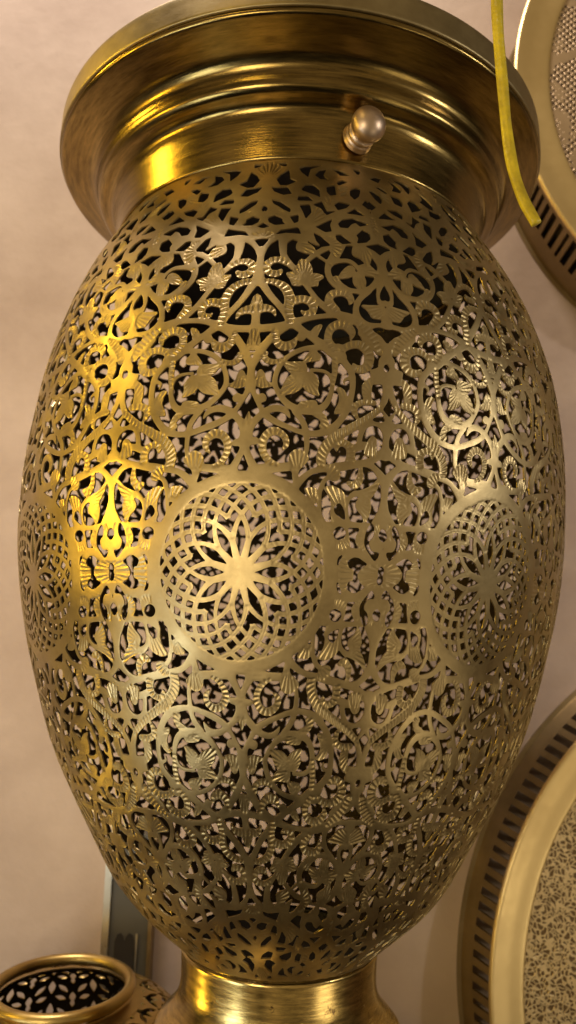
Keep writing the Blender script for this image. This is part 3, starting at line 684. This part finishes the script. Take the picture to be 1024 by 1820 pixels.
def pierced_mat(name, c1, c2, tone, mesh):
    m = metal(name, c1, c2, (.35, .5), 4, .1); nt = m.node_tree; L = nt.links; b = nt.nodes['Principled BSDF']
    tc = nd(nt, 'ShaderNodeTexCoord'); r = nd(nt, 'ShaderNodeValToRGB'); e = r.color_ramp.elements
    if mesh:                                            # a regular grid of small holes
        mp = nd(nt, 'ShaderNodeMapping'); mp.inputs['Scale'].default_value = (1, 0, 1); mp.inputs['Rotation'].default_value = (0, RAD(40), 0); L.new(tc.outputs['Object'], mp.inputs['Vector'])
        v = nd(nt, 'ShaderNodeTexVoronoi', Scale=165, Randomness=.06); L.new(mp.outputs['Vector'], v.inputs['Vector'])
        n = nd(nt, 'ShaderNodeTexNoise', Scale=17, Detail=3, Distortion=.8); L.new(tc.outputs['Object'], n.inputs['Vector'])
        f = nd(nt, 'ShaderNodeMapRange'); f.inputs['From Min'].default_value = .50; f.inputs['From Max'].default_value = .56; f.inputs['To Max'].default_value = .5; L.new(n.outputs['Fac'], f.inputs['Value'])
        ad = nd(nt, 'ShaderNodeMath', operation='ADD'); L.new(v.outputs['Distance'], ad.inputs[0]); L.new(f.outputs['Result'], ad.inputs[1])
        e[0].position, e[1].position = .30, .46
    else:                                               # fine irregular fretwork
        n = nd(nt, 'ShaderNodeTexNoise', Scale=60, Detail=2); L.new(tc.outputs['Object'], n.inputs['Vector'])
        dv = nd(nt, 'ShaderNodeMixRGB', blend_type='ADD'); dv.inputs[0].default_value = .018; L.new(tc.outputs['Object'], dv.inputs[1]); L.new(n.outputs['Color'], dv.inputs[2])
        v = nd(nt, 'ShaderNodeTexVoronoi', Scale=200, feature='DISTANCE_TO_EDGE'); L.new(dv.outputs[0], v.inputs['Vector'])
        ad = nd(nt, 'ShaderNodeMath', operation='SUBTRACT'); ad.inputs[0].default_value = 1.; L.new(v.outputs['Distance'], ad.inputs[1])
        e[0].position, e[1].position = .80, .90
    e[0].color = (1, 1, 1, 1); e[1].color = (0, 0, 0, 1)
    L.new(ad.outputs[0], r.inputs['Fac'])
    src = b.inputs['Base Color'].links[0].from_socket
    mx = nd(nt, 'ShaderNodeMixRGB'); mx.inputs[2].default_value = (*tone, 1); L.new(r.outputs['Color'], mx.inputs[0]); L.new(src, mx.inputs[1]); L.new(mx.outputs[0], b.inputs['Base Color'])
    bp = b.inputs['Normal'].links[0].from_node; bp.inputs['Strength'].default_value = .6; bp.inputs['Distance'].default_value = .002
    L.new(r.outputs['Color'], bp.inputs['Height']); bp.invert = True
    return m
drum('round gold drum with a speckled pierced face, on the wall beside the lower lantern', 1.0116, -.599, .647, .675, .40, .585, 157,
     pierced_mat('speckled_pierced_brass', (.85, .67, .38), (.70, .53, .28), (.20, .13, .065), False), .03, (.004, .052))
drum('round gold drum with a grey mesh face, on the wall behind the cord', 1.006, 1.129, .575, .561, .322, .502, 150,
     pierced_mat('grey_pierced_mesh', (.70, .52, .32), (.56, .41, .25), (.14, .09, .055), True), .03, (.014, .10))

# ------------------------------------------------------------------ steel edged strip on the wall, lower left
def box(x0, x1, y0, y1, z0, z1, bev=.0):
    V = np.array([(x, y, z) for x in (x0, x1) for y in (y0, y1) for z in (z0, z1)], float)
    F = np.array([[0, 1, 3, 2], [4, 6, 7, 5], [0, 4, 5, 1], [2, 3, 7, 6], [0, 2, 6, 4], [1, 5, 7, 3]])
    return V, F
strip = empty('framed_strip', (-.27 * SC, WY * SC, -.95 * SC), 'tall narrow dark panel with a bright steel edge, on the wall behind the small lantern', 'panel')
for nm, bx, mt in (('panel', (-.312, -.240, .462, .494, -.948, -.36), 'smoke'), ('steel_edge', (-.324, -.3115, .456, .4945, -.948, -.355), 'steel'), ('steel_edge', (-.2405, -.2335, .458, .4945, -.948, -.358), 'dark_brass')):
    V, F = box(*bx); mesh_obj(nm, V * SC, [F], MAT[mt], strip, smooth=False)

lob = [(-.300, -.948), (-.300, -.60), (-.3005, -.545), (-.296, -.533), (-.290, -.530), (-.285, -.536), (-.2825, -.545), (-.280, -.536), (-.275, -.530), (-.268, -.533), (-.264, -.545), (-.264, -.948)]
V = np.array([(x, y, z) for y in (.4605, .4635) for x, z in lob]); m_ = len(lob)
mesh_obj('keyhole_slot', V * SC, [list(range(m_)), list(range(m_, 2 * m_))[::-1]] + [[a, a + m_, (a + 1) % m_ + m_, (a + 1) % m_] for a in range(m_)], MAT['deep_shade_paint'], strip, smooth=False)  # near-black slab painted in for the shade of the lobed opening
V, F = box(-.2615, -.2585, .4585, .4625, -.948, -.53); mesh_obj('trim_line', V * SC, [F], MAT['steel'], strip, smooth=False)

# ------------------------------------------------------------------ yellow cord
pts = spline(np.array([(880, -70, .66), (883, 0, .665), (886, 60, .67), (894, 150, .675), (901, 230, .675), (912, 300, .67), (930, 355, .665), (953, 398, .66)], float), 12)
C3 = np.array([np.array([0, -1., 0]) + d * np.array([(x - 512) / FPX, (y - 910) / FPX, 1.]) @ _R for x, y, d in pts])
tan = np.gradient(C3, axis=0); tan /= np.linalg.norm(tan, axis=1)[:, None]
e1 = np.cross(tan, [0, 1., 0]); e1 /= np.linalg.norm(e1, axis=1)[:, None]; e2 = np.cross(tan, e1)
nk = 28; ang = np.linspace(0, 2 * math.pi, nk, endpoint=False); V = []
for i in range(len(C3)):
    tw = i * .035
    rr = .0045 * (1 + .16 * np.abs(np.cos(ang * 1.5 + tw)) + .05 * np.sin(7 * ang + i * .05)) * (1 - .04 * math.sin(i * .31))
    V.append(C3[i] + (rr * np.cos(ang))[:, None] * e1[i] + (rr * .8 * np.sin(ang))[:, None] * e2[i])
n = len(C3); V = np.vstack(V); i, j = np.meshgrid(np.arange(n - 1), np.arange(nk), indexing='ij'); k = (j + 1) % nk
F = np.stack([i * nk + j, i * nk + k, (i + 1) * nk + k, (i + 1) * nk + j], 2).reshape(-1, 4)
V = np.vstack([V, C3[-1:]]); cp = np.array([[(n - 1) * nk + a, (n - 1) * nk + (a + 1) % nk, len(V) - 1] for a in range(nk)])
tag(mesh_obj('cord', V * SC, [F, cp], MAT['cord']), 'yellow plastic cord with a cut end, hanging in front of the lantern cap', 'cord')
